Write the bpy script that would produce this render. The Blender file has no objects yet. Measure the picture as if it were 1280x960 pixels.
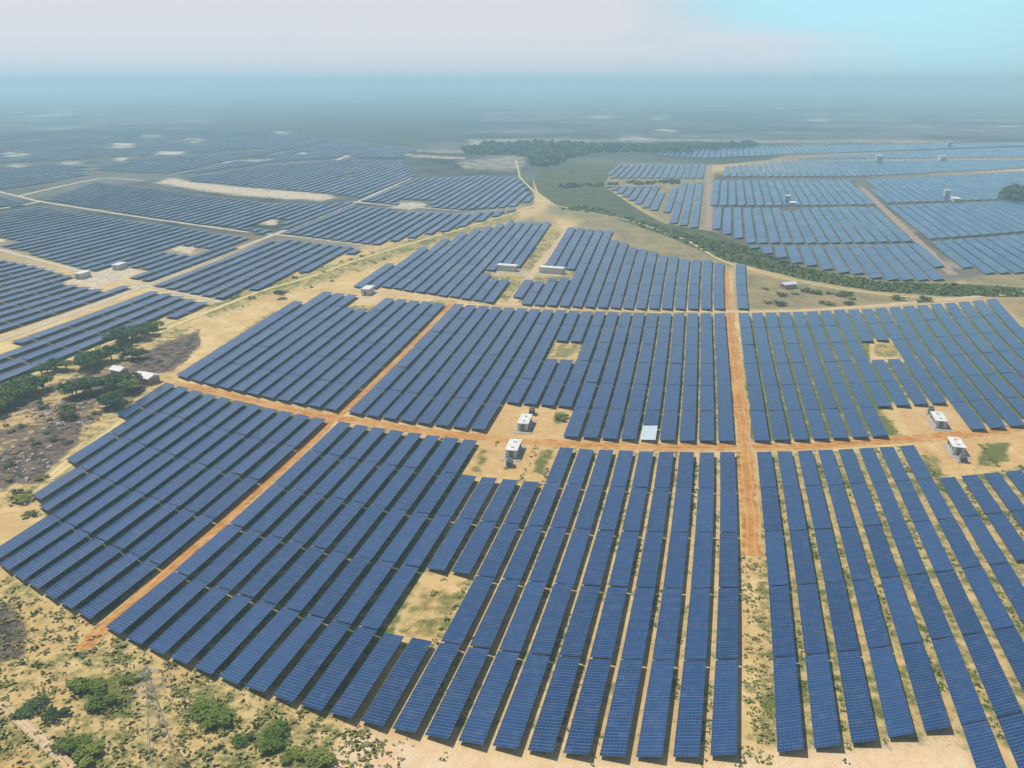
import bpy, math, random
import numpy as np
from mathutils import Vector, Matrix
R = math.radians
random.seed(7)
rng = np.random.default_rng(11)
S = bpy.context.scene
C = S.collection

# ------------------------------------------------------------------ camera
F, H = 1060.0, 110.0                      # focal length in 1280-px units, flying height in metres
PITCH = math.atan(376.0 / F)              # horizon a little below the top edge
SP, CP = math.sin(PITCH), math.cos(PITCH)
cam = bpy.data.cameras.new('camera')
cam.sensor_width = 36.0
cam.lens = 36.0 * F / 1280.0
cam.clip_start, cam.clip_end = 1.0, 200000.0
camo = bpy.data.objects.new('camera', cam)
C.objects.link(camo)
camo.location = (0, 0, H)
camo.rotation_euler = (math.pi / 2 - PITCH, 0, 0)
S.camera = camo
S.render.resolution_x, S.render.resolution_y = 1024, 768

# ------------------------------------------------------------------ light
SUN_EL, SUN_AZ = 60.0, -58.0              # azimuth clockwise from +Y (view direction): sun ahead and to the left
S.view_settings.view_transform = 'Standard'
S.view_settings.look = 'None'
S.view_settings.gamma = 1.0
S.view_settings.use_curve_mapping = False
S.view_settings.exposure = 0.2
S.cycles.use_denoising = True
S.cycles.max_bounces = 6
S.cycles.diffuse_bounces = 2
S.cycles.glossy_bounces = 2
S.cycles.transmission_bounces = 2
S.cycles.volume_bounces = 1
S.cycles.transparent_max_bounces = 8
sun = bpy.data.lights.new('sun', 'SUN')
sun.energy = 4.3
sun.angle = R(0.6)
sun.color = (1.0, 0.95, 0.86)
suno = bpy.data.objects.new('sun', sun)
C.objects.link(suno)
_d = Vector((math.sin(R(SUN_AZ)) * math.cos(R(SUN_EL)), math.cos(R(SUN_AZ)) * math.cos(R(SUN_EL)), math.sin(R(SUN_EL))))
suno.rotation_euler = _d.to_track_quat('Z', 'Y').to_euler()
suno.location = (0, 0, 400)

W = bpy.data.worlds.new('World')
S.world = W
W.use_nodes = True
wn, wl = W.node_tree.nodes, W.node_tree.links
wn.clear()
sky = wn.new('ShaderNodeTexSky')
sky.sky_type = 'NISHITA'
sky.sun_disc = False
sky.sun_elevation = R(SUN_EL)
sky.sun_rotation = R(SUN_AZ)
sky.altitude = 100
sky.air_density = 1.0
sky.dust_density = 0.7
sky.ozone_density = 2.5
tc = wn.new('ShaderNodeTexCoord')
mp = wn.new('ShaderNodeMapping')
mp.inputs['Scale'].default_value = (1.6, 1.6, 7.0)
mp.inputs['Location'].default_value = (0.35, 0.0, 0.1)
nz = wn.new('ShaderNodeTexNoise')
nz.inputs['Scale'].default_value = 1.6
nz.inputs['Detail'].default_value = 3.0
rp = wn.new('ShaderNodeValToRGB')
rp.color_ramp.elements[0].position = 0.06
rp.color_ramp.elements[0].color = (0, 0, 0, 1)
rp.color_ramp.elements[1].position = 0.34
rp.color_ramp.elements[1].color = (1, 1, 1, 1)
mx = wn.new('ShaderNodeMix')
mx.data_type = 'RGBA'
mx.inputs[7].default_value = (13.0, 12.9, 13.7, 1)       # thin high overcast
bg = wn.new('ShaderNodeBackground')
bg.inputs['Strength'].default_value = 0.05
wo = wn.new('ShaderNodeOutputWorld')
wl.new(tc.outputs['Generated'], mp.inputs['Vector'])
wl.new(mp.outputs['Vector'], nz.inputs['Vector'])
sp_ = wn.new('ShaderNodeSeparateXYZ')                # the veil is thick along the horizon and thins out overhead
wl.new(tc.outputs['Generated'], sp_.inputs[0])
mr = wn.new('ShaderNodeMapRange'); mr.interpolation_type = 'SMOOTHSTEP'
mr.inputs[1].default_value, mr.inputs[2].default_value, mr.inputs[3].default_value, mr.inputs[4].default_value = 0.10, 0.45, 1.0, 0.12
wl.new(sp_.outputs['Z'], mr.inputs[0])
dp = wn.new('ShaderNodeVectorMath'); dp.operation = 'DOT_PRODUCT'     # one opening in the veil, ahead and to the right
_g = Vector((math.sin(R(22)), math.cos(R(22)), 0.16)).normalized()
dp.inputs[1].default_value = _g
wl.new(tc.outputs['Generated'], dp.inputs[0])
gp = wn.new('ShaderNodeMapRange'); gp.interpolation_type = 'SMOOTHSTEP'
gp.inputs[1].default_value, gp.inputs[2].default_value, gp.inputs[3].default_value, gp.inputs[4].default_value = math.cos(R(22)), math.cos(R(3)), 0.0, 0.40
wl.new(dp.outputs['Value'], gp.inputs[0])
sb = wn.new('ShaderNodeMath'); sb.operation = 'SUBTRACT'
wl.new(nz.outputs['Fac'], sb.inputs[0]); wl.new(gp.outputs[0], sb.inputs[1])
wl.new(sb.outputs[0], rp.inputs['Fac'])
ml = wn.new('ShaderNodeMath'); ml.operation = 'MULTIPLY'
wl.new(rp.outputs['Color'], ml.inputs[0]); wl.new(mr.outputs[0], ml.inputs[1])
wl.new(ml.outputs[0], mx.inputs[0])
cl = wn.new('ShaderNodeMix'); cl.data_type = 'RGBA'                  # thin pale blue cirrus in the opening
cl.inputs[7].default_value = (9.2, 16.2, 18.6, 1)
lf = wn.new('ShaderNodeMath'); lf.operation = 'MULTIPLY'; lf.inputs[1].default_value = 2.2; lf.use_clamp = True
wl.new(gp.outputs[0], lf.inputs[0]); wl.new(lf.outputs[0], cl.inputs[0])
wl.new(sky.outputs['Color'], cl.inputs[6]); wl.new(cl.outputs[2], mx.inputs[6])
wl.new(mx.outputs[2], bg.inputs['Color'])
wl.new(bg.outputs['Background'], wo.inputs['Surface'])

# ------------------------------------------------------------------ ground geometry: picture <-> ground, farm grid <-> ground
def unproj(px, py, z=0.0):
    px = np.asarray(px, float); py = np.asarray(py, float)
    u = (px - 640.0) / F; v = (480.0 - py) / F
    fy = CP + SP * v; fz = v * CP - SP
    k = (z - H) / fz
    return u * k, fy * k

def proj(x, y, z=0.0):
    dz = np.asarray(z, float) - H
    d = y * CP - dz * SP
    v = y * SP + dz * CP
    return 640.0 + F * x / d, 480.0 - F * v / d

FP, HX, HY = 1090.0, 870.0, 100.0          # the plots curve gently round the point below the camera
def pano(px, py, x0=HX):
    th = (np.asarray(px, float) - x0) / FP
    k = H * FP / (np.asarray(py, float) - HY)
    return np.sin(th) * k, np.cos(th) * k

def unpano(a, s, x0=HX):
    a = np.asarray(a, float); s = np.asarray(s, float)
    return x0 + FP * np.arctan2(a, s), HY + H * FP / np.hypot(a, s)

D = []                                      # surveyed table corners: row index, station along the row, picture point
def dat(t, i0, pts):
    for k, p in enumerate(pts):
        if p: D.append((i0 + k, t, p[0], p[1]))
dat(0, 0, [(160,797),(186,811),(214,822),(242,836),(272,847),(302,860),(335,870),(366,881),(402,892),(436,901),(472,912),(512,920),(551,927),(591,934),(634,937),(681,941),(726,945),(770,946),(820,946),(870,944),(919,941)])
dat(1, 0, [(237,722),(262,732),(291,741),(317,750),(347,759),(376,766),(406,774),(440,781),(471,787),(504,797),(537,804),(575,806),(611,811),(646,815),(686,817),(726,819),(765,820),(805,820),(845,821),(886,821),(925,820)])
dat(2, 0, [(301,660),(327,666),(353,672),(380,676),(407,682),(436,688),(465,694),(495,701),(526,707),(559,714),(591,717),(619,720),(652,725),(686,727),(721,729),(755,730),(790,732),(824,732),(857,735),(892,736),(926,735)])
dat(3, 7, [(532,637),(562,642),(591,646),(619,650),(655,652),(682,655),(710,659),(740,660),(771,662),(802,664),(834,665),(866,666),(896,666),(927,666)])
dat(4, 7, [(569,590),(591,596),(620,600),(645,603),(671,605),(700,605),(726,606),(754,607),(784,609),(812,610),(841,610),(867,611),(895,611),(925,611)])
dat(5, 0, [(437,531),(460,534),(481,537),(504,541),(525,545),(547,546),(572,549),(594,551),None,None,None,None,(715,560),(741,561),(765,562),(791,564),(816,565),(841,565),(867,566),(894,566),(922,566)])
dat(5.35, 0, [(452,517),(475,520),(496,524),(517,527),(540,530),(561,532),(584,535),(602,537),None,None,None,None,(725,546),(746,547),(767,549),(795,550),(819,551),(842,551),(869,552),(892,552),(917,552)])
dat(6.42, 8, [(647,504),(669,505),(691,506),(715,506)])
dat(0, 21.8, [(1006,935),(1054,930),(1102,924),(1149,917),(1194,911),(1237,900),(1280,892)])
dat(1, 21.8, [(997,816),(1039,814),(1077,811),(1117,806),(1156,801),(1194,796),(1229,791),(1266,785)])
dat(2, 21.8, [(989,732),(1021,731),(1056,728),(1092,724),(1126,721),(1160,716),(1194,712),(1228,706),(1262,700)])
dat(3, 21.8, [(979,664),(1009,664),(1041,662),(1071,659),(1102,656),(1132,654),(1165,651),(1191,649),(1220,644),(1247,641)])
dat(4, 21.8, [(972,609),(999,609),(1026,607),(1052,605),(1080,604),(1107,601),(1134,600),(1164,597),(1192,597),(1220,594),(1242,589),(1265,584)])
dat(5, 21.8, [(969,566),(991,565),(1016,564),(1041,562),(1067,561),(1090,560),(1115,559),(1140,556)])
for k, p in enumerate([[(117,774),(197,704),(261,646),(404,525)],[(95,761),(175,696),(237,639),(382,521)],[(72,749),(150,686),(217,631),(362,517)],
                       [(51,737),(122,674),None,(344,513)],[(27,722),(105,666),None,(326,509)],[(12,709),(87,657),None,(307,505)],
                       [None,(67,650),None,(290,501)],[None,(50,639),None,(272,497)],[None,None,None,(256,491)],[None,None,None,(240,487)],[None,None,None,(222,484)]]):
    for t, q in zip((0, 1, 2, 5), p):
        if q: D.append((-1.5 - k, t, q[0], q[1]))
for k, p in enumerate([(415,512),(397,509),(380,504),(361,500),(345,496),(327,493),(309,489),(291,484),(275,480),(258,476),(238,471)]):
    D.append((-1.5 - k, 5.35, p[0], p[1]))
def t_of(px, py):
    return (pano(px, py)[1] - 142.7) / 22.9
for i, p in [(20,(905,392)),(19,(888,392)),(18,(872,392)),(16,(840,392)),(14,(806,391)),(12,(775,391)),(10,(744,390)),(8,(712,388)),(6,(681,386)),(4,(647,385)),(2,(613,383)),(0,(580,381)),
             (20,(912,475)),(19,(891,475)),(17,(850,475)),(16,(828,475)),(15,(809,475)),(14,(787,475)),(13,(767,475)),(12,(747,475)),(20,(909,430)),
             (4,(661,376)),(4,(710,290)),(11,(764,382)),(11,(780,312)),(20,(902,385)),(20,(898,330)),(2,(627,376)),(-7,(467,357)),
             (-1.5,(557,375)),(-2.5,(542,374)),(-3.5,(525,373)),(21.8,(936,392)),(31.8,(1113,383)),(38.8,(1237,377)),(26.8,(1025,389)),(21.8,(928,385)),(21.8,(926,340))]:
    D.append((i, float(t_of(*p)), p[0], p[1]))
def basis(i, t):
    i = np.asarray(i, float) / 20.0; t = np.asarray(t, float) / 10.0
    return np.stack([i**p * t**q for p in range(5) for q in range(5) if p + q <= 4 and not (p + q == 4 and (p == 0 or q == 0))], -1)
D = np.array(D)
_a, _s = pano(D[:, 2], D[:, 3])
_B = basis(D[:, 0], D[:, 1]); _w = (1.0 / np.hypot(_a, _s))[:, None]
_reg = np.diag([0.0 if k < 6 else 2e-4 for k in range(_B.shape[1])])
CA = np.linalg.lstsq(np.vstack([_B * _w, _reg]), np.concatenate([_a * _w[:, 0], np.zeros(len(_reg))]), rcond=None)[0]
CS = np.linalg.lstsq(np.vstack([_B * _w, _reg]), np.concatenate([_s * _w[:, 0], np.zeros(len(_reg))]), rcond=None)[0]
def grid_px(i, t):
    b = basis(i, t)
    return unpano(b @ CA, b @ CS)
_e = np.hypot(*(np.stack(grid_px(D[:, 0], D[:, 1])) - D[:, 2:4].T))
print('grid fit error px: mean %.2f  max %.2f' % (_e.mean(), _e.max()), D[_e.argmax()])

def inpoly(px, py, poly):
    px = np.asarray(px, float); py = np.asarray(py, float)
    r = np.zeros(px.shape, bool)
    n = len(poly)
    for k in range(n):
        x1, y1 = poly[k]; x2, y2 = poly[(k + 1) % n]
        if y1 == y2: continue
        c = ((y1 > py) != (y2 > py)) & (px < (x2 - x1) * (py - y1) / (y2 - y1) + x1)
        r ^= c
    return r

def segdist(px, py, line):
    d = np.full(px.shape, 1e9)
    for (x1, y1), (x2, y2) in zip(line[:-1], line[1:]):
        L = (x2 - x1)**2 + (y2 - y1)**2 or 1.0
        t = np.clip(((px - x1) * (x2 - x1) + (py - y1) * (y2 - y1)) / L, 0, 1)
        d = np.minimum(d, np.hypot(px - x1 - t * (x2 - x1), py - y1 - t * (y2 - y1)))
    return d

def softpoly(px, py, poly, soft):
    d = segdist(px, py, list(poly) + [poly[0]])
    d = np.where(inpoly(px, py, poly), d, -d)
    return np.clip(0.5 + d / (2.0 * soft), 0, 1)

# ------------------------------------------------------------------ node helpers
class NT:
    def __init__(s, name):
        s.m = bpy.data.materials.new(name); s.m.use_nodes = True
        s.n, s.l = s.m.node_tree.nodes, s.m.node_tree.links
        s.b = s.n['Principled BSDF']
    def put(s, sock, v):
        if isinstance(v, (int, float)): sock.default_value = v
        elif isinstance(v, tuple): sock.default_value = v if len(v) != 3 or len(sock.default_value) == 3 else v + (1,)
        else: s.l.new(v, sock)
    def noise(s, scale, detail=4.0, vec=None, rough=0.55, w=None):
        k = s.n.new('ShaderNodeTexNoise')
        k.inputs['Scale'].default_value = scale; k.inputs['Detail'].default_value = detail; k.inputs['Roughness'].default_value = rough
        s.l.new(vec if vec is not None else s.pos(), k.inputs['Vector'])
        return k.outputs['Fac']
    def pos(s):
        if not hasattr(s, '_p'): s._p = s.n.new('ShaderNodeNewGeometry').outputs['Position']
        return s._p
    def math(s, op, a, b=0.0, c=0.0, clamp=False):
        k = s.n.new('ShaderNodeMath'); k.operation = op; k.use_clamp = clamp
        s.put(k.inputs[0], a); s.put(k.inputs[1], b)
        if len(k.inputs) > 2: s.put(k.inputs[2], c)
        return k.outputs[0]
    def step(s, x, lo, hi):
        k = s.n.new('ShaderNodeMapRange'); k.interpolation_type = 'SMOOTHSTEP'
        s.put(k.inputs[0], x); k.inputs[1].default_value = lo; k.inputs[2].default_value = hi
        return k.outputs[0]
    def mix(s, f, a, b):
        k = s.n.new('ShaderNodeMix'); k.data_type = 'RGBA'
        s.put(k.inputs[0], f); s.put(k.inputs[6], a); s.put(k.inputs[7], b)
        return k.outputs[2]
    def attr(s, name, out='Fac'):
        k = s.n.new('ShaderNodeAttribute'); k.attribute_name = name
        return k.outputs[out]
    def fin(s, col, rough=0.9, spec=0.2, bump=None, dist=0.1, metal=0.0):
        s.put(s.b.inputs['Base Color'], col); s.put(s.b.inputs['Roughness'], rough)
        s.put(s.b.inputs['Specular IOR Level'], spec); s.put(s.b.inputs['Metallic'], metal)
        if bump is not None:
            k = s.n.new('ShaderNodeBump'); k.inputs['Distance'].default_value = dist
            s.l.new(bump, k.inputs['Height']); s.l.new(k.outputs[0], s.b.inputs['Normal'])
        return s.m

def speckled(name, col, var=0.25, scale=1.0, rough=0.8, spec=0.3, metal=0.0):
    t = NT(name)
    n = t.noise(scale, 4)
    lo = tuple(c * (1 - var) for c in col); hi = tuple(min(1, c * (1 + var)) for c in col)
    return t.fin(t.mix(t.step(n, 0.3, 0.7), lo, hi), rough, spec, metal=metal)

# ------------------------------------------------------------------ materials
def ground_mat():
    t = NT('ground_soil')
    big, mid, fine, tiny = t.noise(0.006, 5), t.noise(0.055, 6, rough=0.65), t.noise(0.30, 5, rough=0.65), t.noise(1.6, 4, rough=0.7)
    sand = t.mix(t.step(mid, 0.35, 0.65), (0.47, 0.325, 0.135), (0.61, 0.45, 0.215))
    sand = t.mix(t.math('MULTIPLY', t.step(fine, 0.5, 0.7), 0.45), sand, (0.30, 0.185, 0.085))
    sand = t.mix(t.math('MULTIPLY', t.step(tiny, 0.52, 0.75), 0.35), sand, (0.66, 0.55, 0.38))
    col = t.mix(t.attr('pale'), sand, t.mix(t.step(fine, 0.35, 0.7), (0.60, 0.42, 0.25), (0.66, 0.52, 0.36)))
    col = t.mix(t.math('MULTIPLY', t.attr('orange'), t.step(fine, 0.25, 0.6)), col, t.mix(t.step(tiny, 0.3, 0.7), (0.42, 0.22, 0.075), (0.56, 0.37, 0.17)))
    # grass and weeds
    v = t.math('ADD', t.math('ADD', t.math('MULTIPLY', fine, 0.55), t.math('MULTIPLY', mid, 0.5)), t.math('MULTIPLY', tiny, 0.25))
    v = t.math('ADD', v, t.math('MULTIPLY', t.attr('veg'), 0.5))
    grass = t.mix(t.step(tiny, 0.35, 0.65), (0.060, 0.085, 0.016), (0.17, 0.18, 0.05))
    col = t.mix(t.step(v, 0.76, 0.96), col, grass)
    dry = t.mix(t.step(fine, 0.35, 0.65), (0.105, 0.11, 0.055), (0.22, 0.19, 0.11))
    col = t.mix(t.math('MULTIPLY', t.attr('dry'), t.math('ADD', 0.55, t.math('MULTIPLY', t.step(mid, 0.3, 0.6), 0.45))), col, dry)
    brown = t.mix(t.step(fine, 0.38, 0.62), (0.035, 0.030, 0.026), (0.17, 0.125, 0.095))
    brown = t.mix(t.math('MULTIPLY', t.step(tiny, 0.56, 0.72), 0.7), brown, (0.36, 0.29, 0.25))
    col = t.mix(t.step(t.math('ADD', t.math('ADD', t.attr('scorched'), t.math('MULTIPLY', t.math('SUBTRACT', mid, 0.5), 1.0)), t.math('MULTIPLY', t.math('SUBTRACT', fine, 0.5), 0.8)), 0.4, 0.65), col, brown)
    olive = t.mix(t.step(mid, 0.35, 0.68), (0.050, 0.064, 0.026), (0.105, 0.112, 0.050))
    olive = t.mix(t.math('MULTIPLY', t.step(tiny, 0.5, 0.7), 0.3), olive, (0.22, 0.2, 0.11))
    col = t.mix(t.step(t.math('ADD', t.attr('olive'), t.math('MULTIPLY', t.math('SUBTRACT', fine, 0.5), 0.5)), 0.42, 0.6), col, olive)
    # the far plain: scrub, fallow fields, bare clearings
    f2 = t.noise(0.0022, 8, rough=0.72)
    far = t.mix(t.step(f2, 0.40, 0.62), (0.024, 0.030, 0.026), (0.14, 0.14, 0.115))
    far = t.mix(t.math('MULTIPLY', t.step(t.noise(0.0045, 6, rough=0.7), 0.56, 0.68), 0.75), far, (0.34, 0.30, 0.23))
    col = t.mix(t.attr('far'), col, far)
    col = t.mix(t.math('MULTIPLY', t.attr('wood'), 0.9), col, t.mix(t.step(mid, 0.3, 0.7), (0.022, 0.035, 0.022), (0.06, 0.075, 0.04)))
    clear = t.mix(t.step(fine, 0.35, 0.65), (0.40, 0.32, 0.22), (0.60, 0.51, 0.38))
    col = t.mix(t.step(t.math('ADD', t.math('ADD', t.attr('bare'), t.math('MULTIPLY', t.math('SUBTRACT', mid, 0.5), 1.0)), t.math('MULTIPLY', t.math('SUBTRACT', fine, 0.5), 0.9)), 0.35, 0.95), col, clear)
    col = t.mix(t.math('MULTIPLY', t.attr('clearing'), t.step(t.noise(0.012, 5, rough=0.7), 0.42, 0.62)), col, (0.62, 0.55, 0.46))
    h = t.math('ADD', fine, t.math('MULTIPLY', tiny, 0.35))
    return t.fin(col, 0.95, 0.1, h, 0.5)

def road_mat(name, a, b, edge):
    t = NT(name)
    uv = t.n.new('ShaderNodeUVMap'); uv.uv_map = 'UVMap'
    sep = t.n.new('ShaderNodeSeparateXYZ'); t.l.new(uv.outputs[0], sep.inputs[0])
    fine, tiny = t.noise(0.35, 5, rough=0.65), t.noise(2.0, 4)
    col = t.mix(t.step(fine, 0.35, 0.65), a, b)
    u = t.math('ABSOLUTE', t.math('SUBTRACT', sep.outputs[0], 0.5))
    rut = t.step(t.math('ABSOLUTE', t.math('SUBTRACT', u, 0.19)), 0.09, 0.02)
    col = t.mix(t.math('MULTIPLY', rut, 0.35), col, tuple(min(1, c * 1.35 + .03) for c in b))
    e = t.math('ADD', u, t.math('MULTIPLY', t.math('SUBTRACT', fine, 0.5), 0.85))
    col = t.mix(t.math('MULTIPLY', t.step(t.noise(0.06, 4), 0.45, 0.7), 0.4), col, tuple(c * 1.25 for c in edge))
    col = t.mix(t.step(e, 0.30, 0.48), col, edge)
    return t.fin(col, 0.95, 0.1, tiny, 0.1)

def panel_mat(name='panel_glass', blue=((0.005, 0.021, 0.068), (0.012, 0.046, 0.138)), line=(0.09, 0.19, 0.40)):
    t = NT(name)
    uv = t.n.new('ShaderNodeUVMap'); uv.uv_map = 'UVMap'
    sep = t.n.new('ShaderNodeSeparateXYZ'); t.l.new(uv.outputs[0], sep.inputs[0])
    def lines(c, pitch, w):
        f = t.math('FRACT', t.math('DIVIDE', c, pitch))
        f = t.math('ABSOLUTE', t.math('SUBTRACT', f, 0.5))
        return t.math('GREATER_THAN', f, 0.5 - w / pitch / 2)
    g = t.math('MAXIMUM', t.math('MULTIPLY', lines(sep.outputs[0], 0.66, 0.055), 0.7), lines(sep.outputs[1], 0.82, 0.13))
    big = lines(sep.outputs[1], 3.28, 0.12)
    n = t.noise(0.12, 3)
    tint = t.attr('tint')
    sn = t.n.new('ShaderNodeVectorMath'); sn.operation = 'SNAP'; sn.inputs[1].default_value = (1.32, 0.82, 1.0)
    t.l.new(uv.outputs[0], sn.inputs[0])
    ad = t.n.new('ShaderNodeVectorMath'); ad.operation = 'ADD'; t.l.new(sn.outputs[0], ad.inputs[0])
    cb = t.n.new('ShaderNodeCombineXYZ'); t.put(cb.inputs[2], t.math('MULTIPLY', tint, 97.0)); t.l.new(cb.outputs[0], ad.inputs[1])
    wnz = t.n.new('ShaderNodeTexWhiteNoise'); wnz.noise_dimensions = '3D'; t.l.new(ad.outputs[0], wnz.inputs['Vector'])
    mv = wnz.outputs['Value']
    fct = t.math('ADD', t.math('ADD', t.math('MULTIPLY', tint, 0.55), t.math('MULTIPLY', n, 0.2)), t.math('MULTIPLY', mv, 0.35), clamp=True)
    col = t.mix(fct, blue[0], blue[1])
    col = t.mix(t.math('MULTIPLY', t.math('GREATER_THAN', mv, 0.97), 0.14), col, (0.10, 0.16, 0.27))  # a few random modules lightened in colour as painted glints
    col = t.mix(t.math('MULTIPLY', g, 0.62), col, line)
    col = t.mix(t.math('MULTIPLY', big, 0.35), col, (0.02, 0.03, 0.06))
    dust = t.math('MULTIPLY', t.step(t.noise(0.5, 5), 0.45, 0.75), 0.07)
    col = t.mix(dust, col, (0.30, 0.27, 0.22))
    return t.fin(col, t.math('ADD', 0.22, t.math('MULTIPLY', tint, 0.1)), 0.42)

M = {}
M['ground'] = ground_mat()
M['orange'] = road_mat('orange_dirt', (0.34, 0.140, 0.032), (0.47, 0.235, 0.070), (0.47, 0.325, 0.145))
M['tan'] = road_mat('tan_dirt', (0.42, 0.29, 0.16), (0.52, 0.39, 0.25), (0.44, 0.35, 0.19))
M['greyroad'] = road_mat('grey_dirt', (0.38, 0.32, 0.24), (0.50, 0.43, 0.34), (0.36, 0.31, 0.20))
M['rust'] = road_mat('red_earth', (0.25, 0.16, 0.12), (0.33, 0.24, 0.19), (0.25, 0.22, 0.17))
M['yellow'] = road_mat('yellow_dirt', (0.46, 0.35, 0.15), (0.56, 0.46, 0.24), (0.33, 0.30, 0.11))
M['panel'] = panel_mat()
M['panel_white'] = panel_mat('sunlit_white_panel', ((0.42, 0.50, 0.55), (0.52, 0.58, 0.62)), (0.40, 0.47, 0.52))  # glare off the panels painted in as a pale base colour
M['steel'] = speckled('galvanised_steel', (0.22, 0.23, 0.24), 0.2, 2.0, 0.5, 0.4, 0.3)
M['zinc'] = speckled('weathered_zinc', (0.46, 0.45, 0.41), 0.2, 2.0, 0.6, 0.3)
M['white'] = speckled('white_paint', (0.52, 0.51, 0.48), 0.08, 0.6, 0.6)
M['roof'] = speckled('pale_roof_sheet', (0.60, 0.60, 0.59), 0.14, 0.8, 0.55)
M['concrete'] = speckled('concrete', (0.34, 0.31, 0.27), 0.2, 1.0, 0.9)
M['door'] = speckled('grey_door_paint', (0.16, 0.19, 0.22), 0.15, 2.0, 0.5)
M['dark'] = speckled('dark_louvre', (0.04, 0.045, 0.05), 0.2, 3.0, 0.6)
M['tank'] = speckled('grey_tank_paint', (0.20, 0.23, 0.23), 0.2, 2.0, 0.5)
M['porcelain'] = speckled('brown_porcelain', (0.16, 0.07, 0.04), 0.2, 5.0, 0.3, 0.5)
M['brickwall'] = speckled('mud_plaster', (0.36, 0.28, 0.21), 0.2, 1.5, 0.9)
M['clay'] = speckled('fired_clay', (0.34, 0.13, 0.08), 0.3, 1.0, 0.9)
M['bark'] = speckled('bark', (0.11, 0.085, 0.06), 0.3, 4.0, 0.95)
def leaf_mat(name, a, b):
    t = NT(name)
    k = t.n.new('ShaderNodeObjectInfo')
    f = t.math('ADD', t.math('MULTIPLY', t.noise(0.9, 4), 0.7), t.math('MULTIPLY', k.outputs['Random'], 0.3))
    return t.fin(t.mix(t.step(f, 0.3, 0.75), a, b), 0.8, 0.15)
M['leaf'] = leaf_mat('leaf_green', (0.060, 0.105, 0.014), (0.165, 0.195, 0.034))
M['leaf_dark'] = leaf_mat('leaf_dark_green', (0.026, 0.060, 0.022), (0.075, 0.115, 0.038))
M['weed'] = leaf_mat('weed_leaf', (0.15, 0.16, 0.045), (0.30, 0.28, 0.10))
M['leaf_dry'] = leaf_mat('leaf_dry', (0.085, 0.095, 0.030), (0.19, 0.175, 0.07))

# ------------------------------------------------------------------ object helpers
def link(name, me, mat=None, parent=None, loc=None):
    o = bpy.data.objects.new(name, me)
    C.objects.link(o)
    if mat is not None and me is not None and not me.materials: me.materials.append(mat)
    if parent is not None: o.parent = parent
    if loc is not None: o.location = loc
    return o

def tag(o, label=None, cat=None, group=None, kind=None):
    if label: o['label'] = label
    if cat: o['category'] = cat
    if group: o['group'] = group
    if kind: o['kind'] = kind
    return o

def thing(name, loc, label, cat, rz=0.0, group=None):
    o = link(name, None, loc=loc)
    o.rotation_euler = (0, 0, rz); o.empty_display_size = 1.0
    return tag(o, label, cat, group)

class MB:
    def __init__(s): s.v, s.f = [], []
    def box(s, x0, x1, y0, y1, z0, z1):
        n = len(s.v)
        s.v += [(x, y, z) for z in (z0, z1) for y in (y0, y1) for x in (x0, x1)]
        s.f += [tuple(n + k for k in q) for q in ((0,2,3,1),(4,5,7,6),(0,1,5,4),(1,3,7,5),(3,2,6,7),(2,0,4,6))]
        return s
    def bar(s, p, q, r, n=4):
        p, q = Vector(p), Vector(q); d = (q - p).normalized()
        a = d.orthogonal().normalized(); b = d.cross(a); k = len(s.v)
        for c in (p, q):
            for j in range(n):
                w = 2 * math.pi * (j + .5) / n
                s.v.append(tuple(c + (a * math.cos(w) + b * math.sin(w)) * r))
        for j in range(n):
            s.f.append((k + j, k + (j + 1) % n, k + n + (j + 1) % n, k + n + j))
        s.f.append(tuple(k + j for j in range(n))[::-1]); s.f.append(tuple(k + n + j for j in range(n)))
        return s
    def cone(s, p, q, r0, r1, n=7):
        p, q = Vector(p), Vector(q); d = (q - p).normalized()
        a = d.orthogonal().normalized(); b = d.cross(a); k = len(s.v)
        for c, r in ((p, r0), (q, r1)):
            for j in range(n):
                w = 2 * math.pi * j / n
                s.v.append(tuple(c + (a * math.cos(w) + b * math.sin(w)) * r))
        for j in range(n):
            s.f.append((k + j, k + (j + 1) % n, k + n + (j + 1) % n, k + n + j))
        s.f.append(tuple(k + n + j for j in range(n)))
        return s
    def mesh(s, name):
        me = bpy.data.meshes.new(name); me.from_pydata(s.v, [], s.f); me.update()
        return me
    def build(s, name, mat, parent=None, loc=None):
        return link(name, s.mesh(name), mat, parent, loc)

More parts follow.
